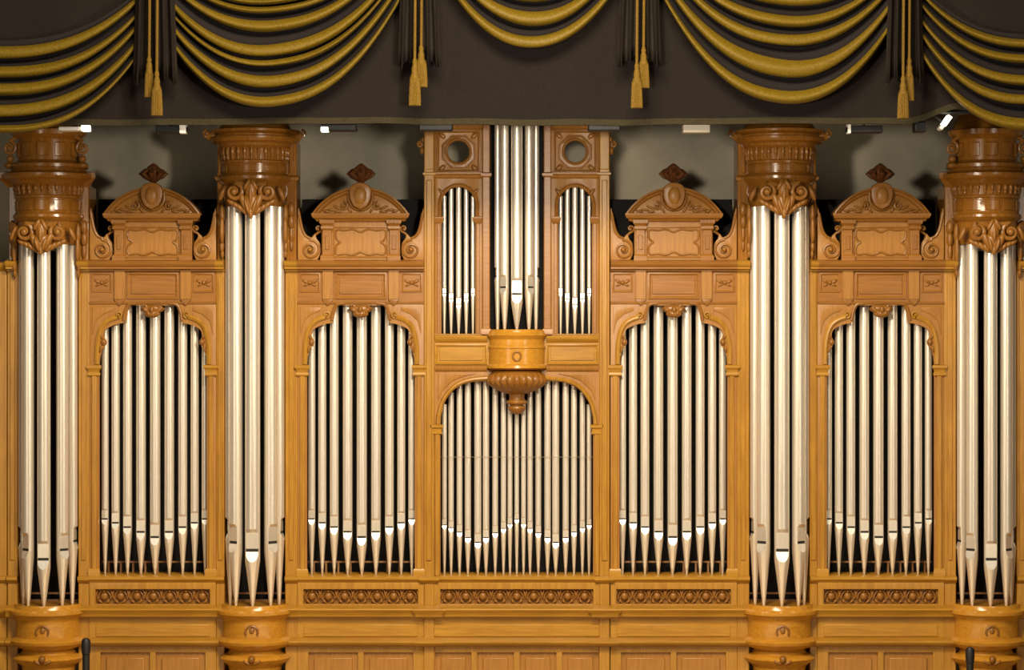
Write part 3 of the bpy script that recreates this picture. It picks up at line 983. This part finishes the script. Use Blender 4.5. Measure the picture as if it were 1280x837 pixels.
# ------------------------------------------------------------------ central section
def make_centre():
    root = thing('organ_case_centre', 'tall central oak section with two round holes and a gadrooned bowl corbel', 'organ case', (0, 0, 0))
    hw = 1.16
    base_zone(root, hw, 4, 9, 0.955)
    zf = zz(458)
    # big arch board
    half = smooth_path([(-0.962, zz(722)), (-0.962, zz(532))], 1) + smooth_path([(-0.955, zz(520)), (-0.90, zz(501)), (-0.77, zz(485)), (-0.60, zz(477.5)), (-0.38, zz(475.5)), (0, zz(475))], 5)
    hole = half + [(-x, z) for x, z in reversed(half[:-1])]
    ab = plate('arch_board', rect(-hw, hw, zz(722), zf), [hole], 0.0, 0.07, M['oakp'], root)
    head = smooth_path([(-0.985, zz(530)), (-0.975, zz(519)), (-0.915, zz(499.5)), (-0.78, zz(483)), (-0.60, zz(475)), (-0.38, zz(472.5)), (-0.2, zz(472))], 5)
    for s in (-1, 1):
        path = head if s < 0 else [(-x, z) for x, z in head]
        MB().sweep(path, [(-0.025, 0), (-0.025, 0.015), (-0.005, 0.035), (0.015, 0.03), (0.03, 0.01), (0.03, 0)], 0.0).build('arch_moulding', M['oak'], ab)
        sp = [(s * 0.98, zz(467)), (s * 0.98, zz(500)), (s * 0.93, zz(488)), (s * 0.80, zz(475.5)), (s * 0.66, zz(470)), (s * 0.52, zz(467))]
        plate('spandrel_panel', sp, [], -0.014, 0.01, M['oakp'], ab, 0.005)
        # jamb strip and capital
        x0, x1 = sorted((s * 0.965, s * 1.03))
        j = MB().box(x0 + 0.008, x1, -0.025, 0.02, zz(719.5), zz(541)).build('jamb_strip', M['oak'], root, bevel=0.008)
        MB().mould(x0, x1, 0, [(0.02, zz(543)), (0.035, zz(542)), (0.035, zz(540)), (0.025, zz(539)), (0.027, zz(535.5)), (0.05, zz(534)), (0.05, zz(531)), (0.02, zz(530))]).build('jamb_capital', M['oakh'], j)
        # tall outer pilaster, base to crown
        x0, x1 = sorted((s * 1.03, s * 1.16))
        p = MB().box(x0, x1, -0.03, 0.45, zz(760), zz(120)).build('pilaster', M['oak'], root, bevel=0.012)
        MB().box(s * 1.095 - 0.035, s * 1.095 + 0.035, -0.05, -0.02, zz(700), zz(225)).build('pilaster_fillet', M['oak'], p, bevel=0.01)
        MB().box(s * 1.095 - 0.06, s * 1.095 + 0.06, -0.05, -0.02, zz(212), zz(125)).build('pilaster_panel', M['oak'], p, bevel=0.01)
        for y0_ in (760, 803):
            pass
        MB().mould(x0, x1, -0.03, [(-0.0, zz(773)), (0.02, zz(772)), (0.025, zz(769.5)), (0.10, zz(769)), (0.105, zz(766)), (0.135, zz(763)), (0.15, zz(760.5)), (0.14, zz(759)), (0.02, zz(756))]).build('pilaster_base', M['oakh'], p)
        MB().mould(x0, x1, -0.03, [(0.0, zz(728.5)), (0.03, zz(727)), (0.06, zz(724)), (0.06, zz(720.5)), (0.0, zz(719))]).build('pilaster_sill', M['oakh'], p)
        MB().mould(x0, x1, -0.03, [(0.0, zz(219.5)), (0.015, zz(218.5)), (0.015, zz(216)), (0.0, zz(215))]).build('pilaster_band', M['oakh'], p)
        MB().box(x0, x1, -0.03, 0.02, 0.0, zz(772)).build('pilaster_plinth', M['oak'], p, bevel=0.01)
        MB().mould(x0, x1, -0.03, [(0.0, zz(808)), (0.02, zz(807)), (0.025, zz(804.5)), (0.11, zz(804)), (0.13, zz(801.5)), (0.13, zz(799)), (0.0, zz(796))]).build('pilaster_ledge', M['oakh'], p)
        # small scroll high on the outer side
        m = MB()
        m.volute(s * 1.205, zz(180), 0.05, 0.05, hand=-s, turns=1.3, tr=0.016)
        m.ell((s * 1.185, 0.05, zz(188)), (0.03, 0.04, 0.05))
        m.ell((s * 1.175, 0.05, zz(174)), (0.022, 0.04, 0.04))
        m.build('side_scroll', M['carve'], p)
    # transom between the two tiers
    t = MB().box(-1.03, 1.03, 0.0, 0.5, zz(459), zz(417)).build('transom', M['oakh'], root)
    for s in (-1, 1):
        x0, x1 = sorted((s * 0.37, s * 1.02))
        m = MB()
        frame_strip(m, x0, x1, zz(455), zz(430), 0.03, 0.0, 0.018)
        m.build('transom_moulding', M['oakh'], t)
        MB().box(x0 + 0.05, x1 - 0.05, -0.012, 0.02, zz(450.5), zz(434)).build('transom_panel', M['oakh'], t, bevel=0.006)
        MB().mould(x0, x1, 0, [(0.0, zz(428)), (0.02, zz(426.5)), (0.035, zz(424)), (0.05, zz(422)), (0.05, zz(419.5)), (0.0, zz(417.5))], ret=False).build('transom_cornice', M['oakh'], t)
        MB().mould(x0, x1, 0, [(0.0, zz(464.5)), (0.02, zz(463)), (0.04, zz(460)), (0.04, zz(458)), (0.0, zz(456))], ret=False).build('transom_string', M['oakp'], t)
        # upper flank with small arch and round hole
        cx = s * 0.73
        hwx = 0.212
        arch = [(cx - hwx, zz(418.5)), (cx - hwx, zz(272)), (cx - hwx, zz(256))] + [(cx - hwx * cos(a), zz(256) + 0.225 * sin(a)) for a in [pi * k / 16 for k in range(1, 16)]] + [(cx + hwx, zz(256)), (cx + hwx, zz(272)), (cx + hwx, zz(418.5))]
        x0, x1 = sorted((s * 0.40, s * 1.03))
        fl = plate('flank_board', rect(x0, x1, zz(419), zz(120)), [arch, circ(cx, zz(189.5), 0.142, 36)], 0.02, 0.07, M['oakp'], root)
        path = [(cx - 0.24, zz(272)), (cx - 0.24, zz(256))] + [(cx - 0.24 * cos(a), zz(256) + 0.252 * sin(a)) for a in [pi * k / 18 for k in range(1, 18)]] + [(cx + 0.24, zz(256)), (cx + 0.24, zz(272))]
        MB().sweep(path, [(-0.025, 0), (-0.025, 0.02), (0.0, 0.035), (0.02, 0.02), (0.02, 0)], 0.02).build('small_arch_moulding', M['oaku'], fl)
        for q in (-1, 1):
            MB().mould(cx + q * 0.245 - 0.03, cx + q * 0.245 + 0.03, 0.02, [(0.0, zz(280)), (0.015, zz(278)), (0.035, zz(274)), (0.035, zz(271)), (0.0, zz(270))]).build('small_impost', M['oaku'], fl)
            MB().box(cx + q * 0.245 - 0.02, cx + q * 0.245 + 0.02, -0.002, 0.04, zz(417), zz(279)).build('small_jamb', M['oaku'], fl, bevel=0.006)
        # octagonal ring round the hole
        oc = [(cx + 0.225 * cos(pi / 8 + k * pi / 4), zz(189.5) + 0.225 * sin(pi / 8 + k * pi / 4)) for k in range(8)]
        rg = plate('hole_surround', oc, [circ(cx, zz(189.5), 0.135, 36)], -0.012, 0.03, M['carve'], fl, 0.008)
        m = MB()
        pts = [(cx + 0.155 * cos(2 * pi * k / 40), -0.012, zz(189.5) + 0.155 * sin(2 * pi * k / 40)) for k in range(42)]
        m.tube(pts, 0.016, 8)
        m.build('hole_bead', M['carve'], rg)
        m = MB()
        frame_strip(m, cx - 0.27, cx + 0.27, zz(215), zz(163), 0.03, 0.02, 0.018)
        m.build('square_moulding', M['carve'], fl)
        for qx in (-1, 1):
            for qz in (-1, 1):
                m = MB()
                m.ell((cx + qx * 0.2, 0.005, zz(189.5) + qz * 0.2), (0.03, 0.02, 0.05), qx * qz * pi / 4)
                m.build('corner_leaf', M['carve'], fl)
        MB().mould(cx - 0.30, cx + 0.30, 0.02, [(0.0, zz(223)), (0.02, zz(221.5)), (0.03, zz(219)), (0.06, zz(217.5)), (0.06, zz(215.5)), (0.0, zz(214))], ret=False).build('flank_string', M['oakp'], fl)
        MB().mould(cx - 0.30, cx + 0.30, 0.02, [(0.0, zz(162)), (0.03, zz(160)), (0.05, zz(156)), (0.05, zz(150)), (0.0, zz(148))], ret=False).build('flank_cornice', M['oakp'], fl)
        for q in (-1, 1):
            a_ = cx + q * 0.285
            m = MB()
            m.ell((cx + q * 0.21, 0.0, zz(240)), (0.022, 0.02, 0.06), q * 0.7)
            m.build('spandrel_leaf', M['carve'], fl)
        # inner post beside the centre pipes
        x0, x1 = sorted((s * 0.335, s * 0.43))
        ip = MB().box(x0, x1, -0.06, 0.45, zz(418), zz(120)).build('inner_post', M['oaku'], root, bevel=0.012)
        MB().mould(x0, x1, -0.06, [(0.0, zz(222)), (0.02, zz(220)), (0.02, zz(217)), (0.0, zz(215.5))]).build('post_band', M['oaku'], ip)
        MB().mould(x0, x1, -0.06, [(0.015, zz(418)), (0.015, zz(412)), (0.0, zz(410))]).build('post_foot', M['oaku'], ip)
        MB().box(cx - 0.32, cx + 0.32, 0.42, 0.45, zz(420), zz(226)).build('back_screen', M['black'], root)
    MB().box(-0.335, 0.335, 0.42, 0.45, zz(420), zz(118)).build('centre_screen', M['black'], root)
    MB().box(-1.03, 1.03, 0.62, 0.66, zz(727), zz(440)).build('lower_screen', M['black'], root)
    # corbel: drum, gadrooned bowl, pendant
    Rc = 0.36
    z = lambda py: zz(py, -Rc)
    prof = [(0.02, z(462)), (Rc - .02, z(462)), (Rc + .02, z(460)), (Rc + .015, z(457)), (Rc - .01, z(455)), (Rc - .01, z(436)), (Rc - .0, z(435)), (Rc - .0, z(433)), (Rc - .015, z(431.5)), (Rc - .015, z(424)), (Rc + .0, z(422)),
            (Rc + .02, z(419)), (Rc + .0, z(416)), (Rc - .01, z(413)), (Rc - .03, z(411.5)), (0.02, z(411.5))]
    co = MB().lathe(prof, 0, 0.02, 56).build('corbel_drum', M['ped'], root, sharp=30)
    m = MB()
    prof = [(0.02, z(463)), (Rc - .08, z(463)), (Rc - .05, z(465)), (Rc - .01, z(469)), (Rc + .005, z(473)), (Rc + .01, z(476)), (Rc - .01, z(480)), (Rc - .06, z(484.5)), (Rc - .13, z(488.5)), (Rc - .20, z(491.5)), (Rc - .25, z(493)), (0.02, z(493))]
    zl = z(476)
    m.lathe(prof, 0, 0.02, 144, lambda a, zq: (0.09 * (abs(cos(a * 12)) - 0.5) * min(1, max(0, (z(468) - zq) / 0.05)) * (1 if zq > z(492) else 0)))
    m.build('gadrooned_bowl', M['carve'], co, sharp=60)
    m = MB().lathe([(0.10, z(493)), (0.095, z(497)), (0.10, z(500.5)), (0.125, z(501.5)), (0.135, z(503.5)), (0.125, z(505.5)), (0.085, z(506.5)), (0.085, z(508)), (0.11, z(509)), (0.115, z(511)), (0.10, z(514)), (0.07, z(517)), (0.02, z(519))], 0, 0.02, 36)
    m.build('pendant_knob', M['carve'], co)
    m = MB()
    m.tube([(0.05 * cos(2 * pi * k / 24), 0.02 - Rc + 0.002, z(445) + 0.055 * sin(2 * pi * k / 24)) for k in range(26)], 0.012, 8)
    m.build('drum_wreath', M['carve'], co)
    MB().tube([(-0.965, 0.13, zz(571, .13)), (0.965, 0.13, zz(571, .13))], 0.0028, 6).build('stay_wire', M['wire'], root)
    return root


make_centre()
# nineteen small pipes in the big arch
CP = [(-.91, .036, 655), (-.826, .040, 658.5), (-.72, .043, 664), (-.615, .046, 671), (-.49, .052, 677), (-.387, .047, 671), (-.271, .043, 665), (-.167, .040, 659.5), (-.085, .036, 653.5), (0, .034, 648)]
CP += [(-a, r, m) for a, r, m in reversed(CP[:-1])]
for k, (dx, r, ym) in enumerate(CP):
    top = [505, 490, 480, 474, 472, 470, 470, 475, 490, 500][min(k, 18 - k)]
    if k in (8, 9, 10):
        top = 505 if k != 9 else 510
    make_pipe(r * 0.86, zz(ym + 1.5, YP) - zs, zz(top if k not in (9,) else 516, YP) - zs, '%s slender organ pipe from the left under the wide central arch' % ORD[k], 'pipes under the central arch', (dx, YP, zs), toe=0.014)
# centre tower
ztb = zz(411.5, -.3)
CT = [(-78, .040, 346), (-38, .055, 360), (0, .072, 369), (38, .055, 360), (78, .040, 346)]
for k, (ang, r, ym) in enumerate(CT):
    a = radians(ang)
    loc = (0.245 * sin(a), 0.02 - 0.245 * cos(a), ztb)
    make_pipe(r, zz(ym, loc[1]) - ztb, zz(100, loc[1]) - ztb, '%s gleaming pipe from the left standing above the central bowl corbel' % ORD[k], 'pipes of the centre tower', loc, a, toe=0.02)
# flank pipes
FP = [(-.18, .026, 367), (-.095, .030, 374), (0, .034, 381), (.095, .030, 374), (.18, .026, 367)]
zfl = zz(417)
for s, nm in ((-1, 'left'), (1, 'right')):
    for k, (dx, r, ym) in enumerate(FP):
        make_pipe(r, zz(ym, .15) - zfl, zz([245, 235, 231, 235, 245][k], .15) - zfl,
                  '%s thin organ pipe from the left in the small arch %s of centre' % (ORD[k], nm), 'pipes of the small %s upper arch' % nm, (s * 0.73 + dx, 0.15, zfl), toe=0.014)

# ------------------------------------------------------------------ end wings
for s, nm in ((-1, 'left'), (1, 'right')):
    w = thing('organ_case_wing', 'plain oak side panelling at the %s edge, outside the last round tower' % nm, 'organ case', (s * 7.0, 0, 0), 0, 'side wings of the organ case')
    hw = 0.62
    b = MB().box(-hw, hw, 0.02, 0.3, 0, zz(333)).build('wing_board', M['oak'], w, bevel=0.008)
    for (a, c_) in ((716, 475), (455, 352)):
        m = MB()
        frame_strip(m, -hw + 0.12, hw - 0.12, zz(a), zz(c_), 0.04, 0.02, 0.02)
        m.build('wing_moulding', M['oakh'], b)
    MB().mould(-hw, hw, 0.02, [(0.0, zz(339)), (0.03, zz(337)), (0.08, zz(333)), (0.09, zz(329)), (0.0, zz(327))], ret=False, back=0.28).build('wing_cornice', M['oakh'], w)
    MB().mould(-hw, hw, 0.02, [(0.0, zz(728.5)), (0.03, zz(727)), (0.06, zz(724)), (0.06, zz(720.5)), (0.0, zz(719))], ret=False).build('wing_sill', M['oakh'], w)
    MB().mould(-hw, hw, 0.02, [(0.0, zz(772)), (0.03, zz(769)), (0.08, zz(766)), (0.105, zz(762)), (0.105, zz(759.5)), (0.0, zz(757))], ret=False).build('wing_base_cornice', M['oakh'], w)
    MB().mould(-hw, hw, 0.02, [(0.0, zz(808)), (0.02, zz(807)), (0.025, zz(804.5)), (0.11, zz(804)), (0.13, zz(801.5)), (0.13, zz(799)), (0.0, zz(796))], ret=False).build('wing_ledge', M['oakh'], w)

# ------------------------------------------------------------------ pelmet and drapery
YD = -2.0


def pelmet_bottom(px):
    b = 155.5 + 1.2 * sin(px * 0.011) + 0.5 * sin(px * 0.05)
    if px > 1128:
        t = min(1, (px - 1128) / 75)
        b -= 21 * (t * t * (3 - 2 * t))
    return b


def pelmet():
    root = thing('valance', 'long dark brown velvet pelmet hanging across the top behind the swags', 'valance', (0, YD, zz(150, YD)))
    ox, oy, oz = root.location
    rows = []
    n = 220
    ztop = 10.19
    def yy(px, f):
        return YD + (0.018 * sin(px * 0.06) + 0.012 * sin(px * 0.023 + 1)) * f
    for i in range(n + 1):
        px = -160 + 1600 * i / n
        x = xx(px, YD)
        zb = zz(pelmet_bottom(px) - 7, YD)
        rows.append([(x - ox, yy(px, 1) - oy, zb - oz), (x - ox, yy(px, .7) - oy, zb * .5 + ztop * .5 - oz), (x - ox, YD - oy, ztop - oz),
                     (x - ox, YD + .03 - oy, ztop - oz), (x - ox, yy(px, .7) + .03 - oy, zb * .5 + ztop * .5 - oz), (x - ox, yy(px, 1) + .03 - oy, zb - oz)])
    MB().grid(rows, closed_v=True, cap=True).build('pelmet_cloth', M['pelmet'], root)
    rows = []
    for i in range(n + 1):
        px = -160 + 1600 * i / n
        x = xx(px, YD)
        zb = zz(pelmet_bottom(px), YD)
        zt = zz(pelmet_bottom(px) - 7.5, YD)
        y = yy(px, 1)
        rows.append([(x - ox, y - .012 - oy, zb - oz), (x - ox, y - .012 - oy, zt - oz), (x - ox, y + .04 - oy, zt - oz), (x - ox, y + .04 - oy, zb - oz)])
    MB().grid(rows, closed_v=True, cap=True).build('pelmet_hem', M['hem'], root)


pelmet()


def swag(label, xl, xr, ylr, yrr, mids, bands, p=2.3):
    """ylr/yrr: (top, bottom) pixel heights of the gathered ends; mids: (top, bottom) at the lowest point; bands: folds coloured as lit gold"""
    Y0 = YD - 0.19
    # row list: (mid height, protrusion, material below)
    rows = []
    centre_of = {}
    t0, t1 = mids
    prev = t0
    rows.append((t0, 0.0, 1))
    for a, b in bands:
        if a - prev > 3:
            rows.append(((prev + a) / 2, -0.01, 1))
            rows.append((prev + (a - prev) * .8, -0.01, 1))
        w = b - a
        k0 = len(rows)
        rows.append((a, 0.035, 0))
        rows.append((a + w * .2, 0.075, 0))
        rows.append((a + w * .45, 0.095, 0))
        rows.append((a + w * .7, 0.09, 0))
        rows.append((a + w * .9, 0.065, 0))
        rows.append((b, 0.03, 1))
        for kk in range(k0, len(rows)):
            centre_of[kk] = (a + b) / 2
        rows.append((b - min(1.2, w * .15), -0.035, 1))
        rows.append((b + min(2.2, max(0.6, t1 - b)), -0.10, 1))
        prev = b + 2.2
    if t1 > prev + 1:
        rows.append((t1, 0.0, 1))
    hi = rows[-1][0]
    n = 60
    ox, oy, oz = xx((xl + xr) / 2, Y0), Y0, zz(mids[0], Y0)
    mb = MB()
    grid = []
    cnt = len(rows)
    for i in range(n + 1):
        s = i / n
        col = []
        e = sin(pi * s) ** 0.5
        for j, (ym, pr, _) in enumerate(rows):
            if j in centre_of:
                ym = centre_of[j] + (ym - centre_of[j]) * (1 - 0.42 * abs(2 * s - 1) ** 2.5 - 0.10 * sin(j * 0.9 + 9 * s))
            q = (ym - t0) / (t1 - t0)
            yl = ylr[0] + (ylr[1] - ylr[0]) * q
            yr = yrr[0] + (yrr[1] - yrr[0]) * q
            base = yl + (yr - yl) * s
            sag = ym - (yl + yr) / 2
            wob = 1.6 * sin(j * 1.7 + s * 5.0) * sin(pi * s)
            py = base + sag * (1 - abs(2 * s - 1) ** p) + wob * 0.5
            px = xl + (xr - xl) * s
            # folds bunch toward the gather
            yo = Y0 - 1.5 * pr * (0.35 + 0.65 * e) - 0.05 * e * q
            col.append((xx(px, yo) - ox, yo - oy, zz(py, yo) - oz))
        grid.append(col)
    nv = cnt
    vs = [v for c_ in grid for v in c_]
    fs, mi = [], []
    for i in range(n):
        for j in range(nv - 1):
            fs.append((i * nv + j, (i + 1) * nv + j, (i + 1) * nv + j + 1, i * nv + j + 1))
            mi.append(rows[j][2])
    mb.v, mb.f, mb.mi = vs, fs, mi
    o = mb.build('swag_curtain', [M['gold'], M['swagshade']], None, sharp=75)
    o.location = (ox, oy, oz)
    md = o.modifiers.new('cloth', 'SOLIDIFY')
    md.thickness = 0.01
    md.offset = 0
    md = o.modifiers.new('smooth', 'SUBSURF')
    md.levels = md.render_levels = 1
    o['label'] = label
    o['category'] = 'swag curtain'
    o['group'] = 'swags along the pelmet'
    return o


swag('gold draped swag with brown-shaded folds at the far left, running out of the frame', -182, 176, (-15, 66), (-15, 66), (50, 166), [(57, 73), (84, 97), (105, 119), (131, 147), (157, 165.5)], 2.6)
swag('deep gold draped swag with brown-shaded folds over the arched bay between the left towers', 210, 500, (-70, 52), (-110, 2), (-34, 132), [(-29, -18), (-4, 3), (7, 14), (24, 37), (54, 69), (74, 81), (92, 107), (119, 131.5)], 2.25)
swag('shallow gold draped swag with brown-shaded folds above the organ centre, the shortest one', 545, 787, (-110, -40), (-110, -40), (-36, 61), [(-30, -14), (-8, 2), (15, 32), (45, 60.5)], 2.1)
swag('deep gold draped swag with brown-shaded folds over the bay right of the centre', 820, 1114, (-110, -18), (-70, 36), (-34, 128), [(-30, -20), (-9, 5), (18, 31), (41, 56), (73, 94), (112, 127.5)], 2.25)
swag('gold draped swag with brown-shaded folds at the far right, running out of the frame', 1147, 1436, (-22, 62), (-22, 62), (42, 163), [(49, 59), (69, 79), (95, 107), (118, 131), (149, 162.5)], 2.5)


def jabot(label, x0, x1, ybot, npl=5):
    Y0 = YD - 0.36
    n = npl * 12
    ox, oy, oz = xx((x0 + x1) / 2, Y0), Y0, zz(ybot, Y0)
    rows = []
    for i in range(n + 1):
        u = i / n
        ph = u * npl * 2 * pi
        y = Y0 + 0.055 * cos(ph)
        col = []
        cc = 0.5 + (u - 0.5)
        yb = ybot - 16 * (1 - abs(2 * u - 1)) - 3 * cos(ph)
        for k in range(7):
            t = k / 6
            py = -40 + (yb + 40) * t
            w = 0.82 + 0.18 * t
            px = (x0 + x1) / 2 + (u - .5) * (x1 - x0) * w + 1.6 * sin(ph) * t
            col.append((xx(px, y) - ox, y - oy, zz(py, y) - oz))
        rows.append(col)
    o = MB().grid(rows).build('jabot', M['tail'], None, sharp=80)
    o.location = (ox, oy, oz)
    md = o.modifiers.new('cloth', 'SOLIDIFY')
    md.thickness = 0.012
    md.offset = 0
    o['label'] = label
    o['category'] = 'curtain tail'
    o['group'] = 'pleated tails between the swags'
    return o


def tassel(label, px, yk, ybot, wid, yd):
    """px centre of the skirt, yk knot, ybot foot of the fringe"""
    s = (DIST + yd) / DIST / 100
    x = xx(px, yd)
    root = thing('tassel', label, 'tassel', (x, yd, zz(ybot, yd)), 0, 'gold tassels on the pelmet')
    H = (ybot - yk) * s
    cl = 0.0
    top = zz(-50, yd) - zz(ybot, yd)
    MB().tube([(0.01, 0, top), (0.004, 0, (top + H) / 2), (0, 0, H + 0.01)], 0.016, 8).build('cord', M['fringe'], root)
    w = wid * s / 2
    hh = H * 0.42
    m = MB().lathe([(0.012, H + 0.02), (0.022, H), (0.030, H - hh * .15), (0.024, H - hh * .25), (0.038, H - hh * .5), (0.036, H - hh * .7), (w * .82, H - hh * .9), (w * .86, H - hh), (w * .7, H - hh * 1.05)], 0, 0, 24)
    m.build('tassel_head', M['fringe'], root)
    zt = H - hh * 0.98
    m = MB().lathe([(w * .7, zt + .01), (w * .84, zt), (w * .93, zt * .6), (w, zt * .2), (w * 1.0, 0.0), (w * .8, 0.0)], 0, 0, 96, lambda a, zq: 0.05 * cos(a * 24))
    m.build('fringe', M['fringe'], root, sharp=60)


jabot('dark pleated curtain tail behind the leftmost pair of tassels', 166, 222, 107)
jabot('dark pleated curtain tail left of centre, above the inner left bay', 497, 551, 86)
jabot('dark pleated curtain tail right of the shallow central swag', 771, 827, 86)
jabot('dark pleated curtain tail behind the rightmost pair of tassels', 1107, 1155, 106)
tassel('upper gold tassel of the leftmost pair', 186.5, 72, 121.5, 11.5, -2.50)
tassel('lower gold tassel of the leftmost pair, hanging to the right', 196, 90, 144.5, 14, -2.60)
tassel('upper gold tassel of the second pair from the left', 526.5, 58, 109, 15, -2.50)
tassel('lower gold tassel of the second pair from the left', 518.5, 74, 132, 14.5, -2.60)
tassel('upper gold tassel of the pair right of the centre', 804.5, 60, 110, 14, -2.50)
tassel('lower gold tassel of the pair right of the centre', 796, 80, 135, 14, -2.60)
tassel('upper gold tassel of the rightmost pair', 1136.5, 74, 126, 12, -2.50)
tassel('lower gold tassel of the rightmost pair', 1129, 96, 148, 14, -2.60)

# ------------------------------------------------------------------ lamps on a bar behind the pelmet
YL = -1.75
zbar = zz(140, YL)
bar = thing('lighting_bar', 'black pipe batten hidden behind the pelmet, carrying the small lamps', 'lighting bar', (0, YL, zbar))
MB().tube([(-6.8, 0, 0), (6.8, 0, 0)], 0.025, 12).build('pipe', M['lampblack'], bar)
for x in (-6, -3, 0, 3, 6):
    MB().tube([(x, 0, 0), (x, 0, 10.2 - zbar)], 0.012, 8).build('hanger', M['lampblack'], bar)


def lamp(label, px, py, w, h, body, lens=None, side=1, lw=8, tilt=0.0, lh=(-1.25, 1.9)):
    s = (DIST + YL) / DIST / 100
    root = thing('hanging_lamp', label, 'lamp', (xx(px, YL), YL, zz(py, YL)), 0, 'small lamps under the pelmet edge')
    W, H = w * s / 2, h * s / 2
    hb = MB().box(-W, W, -0.10, 0.10, -H, H).build('housing', M[body], root, bevel=0.012)
    MB().box(-0.012, 0.012, -0.012, 0.012, H - 0.01, zbar - zz(py, YL)).build('bracket', M['lampblack'], root)
    if lens:
        x = side * (W - lw * s / 2)
        MB().box(x - lw * s / 2, x + lw * s / 2, -0.125, 0.02, H * lh[0], H * lh[1]).build('barn_door', M[lens], root, bevel=0.006)
    if tilt:
        root.rotation_euler = (0, tilt, 0)
    return root


lamp('white strip lamp above the leftmost tower', 94, 161.5, 38, 5, 'lampwhite', 'lens', 1, 9)
lamp('black lamp with a white end cap, over the leftmost bay', 215, 162, 38, 9, 'lampblack', 'lampwhite', 1, 8)
lamp('black lamp with a small lit bulb, right of the inner left tower', 424, 160, 44, 8, 'lampblack', 'lens', -1, 9, 0.0, (-1.3, 0.1))
lamp('black lamp at the left corner of the central section', 545, 160, 42, 8, 'lampblack')
lamp('black lamp at the right corner of the central section', 755, 160, 40, 8, 'lampblack')
lamp('white oval lamp hanging left of the inner right tower', 870, 161, 34, 11, 'lampgrey')
lamp('black lamp with a tiny white tip, right of the inner right tower', 1080, 162, 44, 9, 'lampblack', 'lampwhite', -1, 4)
lamp('small square black lamp below the rightmost tassels', 1149, 159, 14, 13, 'lampblack')
lamp('small tilted white lamp beside the rightmost tower top', 1180, 154, 20, 5, 'lampwhite', 'lens', 1, 14, -0.95, (-1.2, 1.2))

# ------------------------------------------------------------------ black posts
for (px, ytop, nm) in ((107.5, 797, 'leftmost'), (1212.5, 808, 'rightmost')):
    Yp = -1.0
    r = thing('post', 'slim black upright post with rounded head, in front of the %s tower base' % nm, 'post', (xx(px, Yp), Yp, 0), 0, 'black posts before the organ')
    H = zz(ytop, Yp)
    MB().lathe([(0.16, 0), (0.16, 0.02), (0.05, 0.04), (0.02, 0.05)], 0, 0, 32).build('base', M['postblack'], r)
    MB().lathe([(0.042, 0.03), (0.042, 0.5), (0.044, H - 0.2), (0.02, H - 0.19)], 0, 0, 20).build('shaft', M['postblack'], r)
    MB().lathe([(0.03, H - 0.21), (0.05, H - 0.19), (0.055, H - 0.12), (0.055, H - 0.04), (0.042, H - 0.012), (0.015, H)], 0, 0, 24).build('head', M['postblack'], r)

# ------------------------------------------------------------------ light
W = bpy.data.worlds.new('hall')
SC.world = W
W.use_nodes = True
bg = W.node_tree.nodes['Background']
bg.inputs['Color'].default_value = (1.0, 0.86, 0.68, 1)
bg.inputs['Strength'].default_value = 0.05


def area(name, loc, target, size, power, col, sy=None):
    l = bpy.data.lights.new(name, 'AREA')
    l.energy = power
    l.color = col
    l.shape = 'RECTANGLE'
    l.size = size
    l.size_y = sy or size
    o = bpy.data.objects.new(name, l)
    COL.objects.link(o)
    o.location = loc
    d = Vector(target) - Vector(loc)
    o.rotation_euler = d.to_track_quat('-Z', 'Y').to_euler()
    return o


WARM = (1.0, 0.86, 0.66)
area('hall_spot', (0.3, -9, 7.35), (0, 0, 5.8), 0.5, 400, (1.0, 0.88, 0.70))
area('fill_light_left', (-9, -13, 5.2), (-1.5, 0, 4.0), 1.4, 215, WARM, 6.0)  # unseen tall fill, added for the pipes to reflect
area('fill_light_right', (9, -13, 5.2), (1.5, 0, 4.0), 1.4, 215, WARM, 6.0)  # matching unseen fill, added on the right
area('overhead_key', (0, -12, 13.0), (0, 0, 2.4), 5.0, 2250, (1.0, 0.83, 0.58), 2.5)  # unseen light added high in front, deepens shade under the cornices
area('low_front_fill', (0, -5.5, 0.4), (0, 0, 2.0), 12, 80, (1.0, 0.80, 0.48), 0.3)  # unseen low strip, added to shine in pipe feet and lips

# ------------------------------------------------------------------ camera
cd = bpy.data.cameras.new('camera')
cd.sensor_width = 36
cd.lens = 36 * 3000 / 1280
cam = bpy.data.objects.new('camera', cd)
COL.objects.link(cam)
cam.location = (-0.06, -DIST, HZ)
cam.rotation_euler = (radians(90), 0, 0)
SC.camera = cam
SC.view_settings.view_transform = 'Standard'
SC.view_settings.look = 'None'
SC.view_settings.exposure = 0.0
SC.view_settings.gamma = 1
SC.view_settings.use_curve_mapping = False
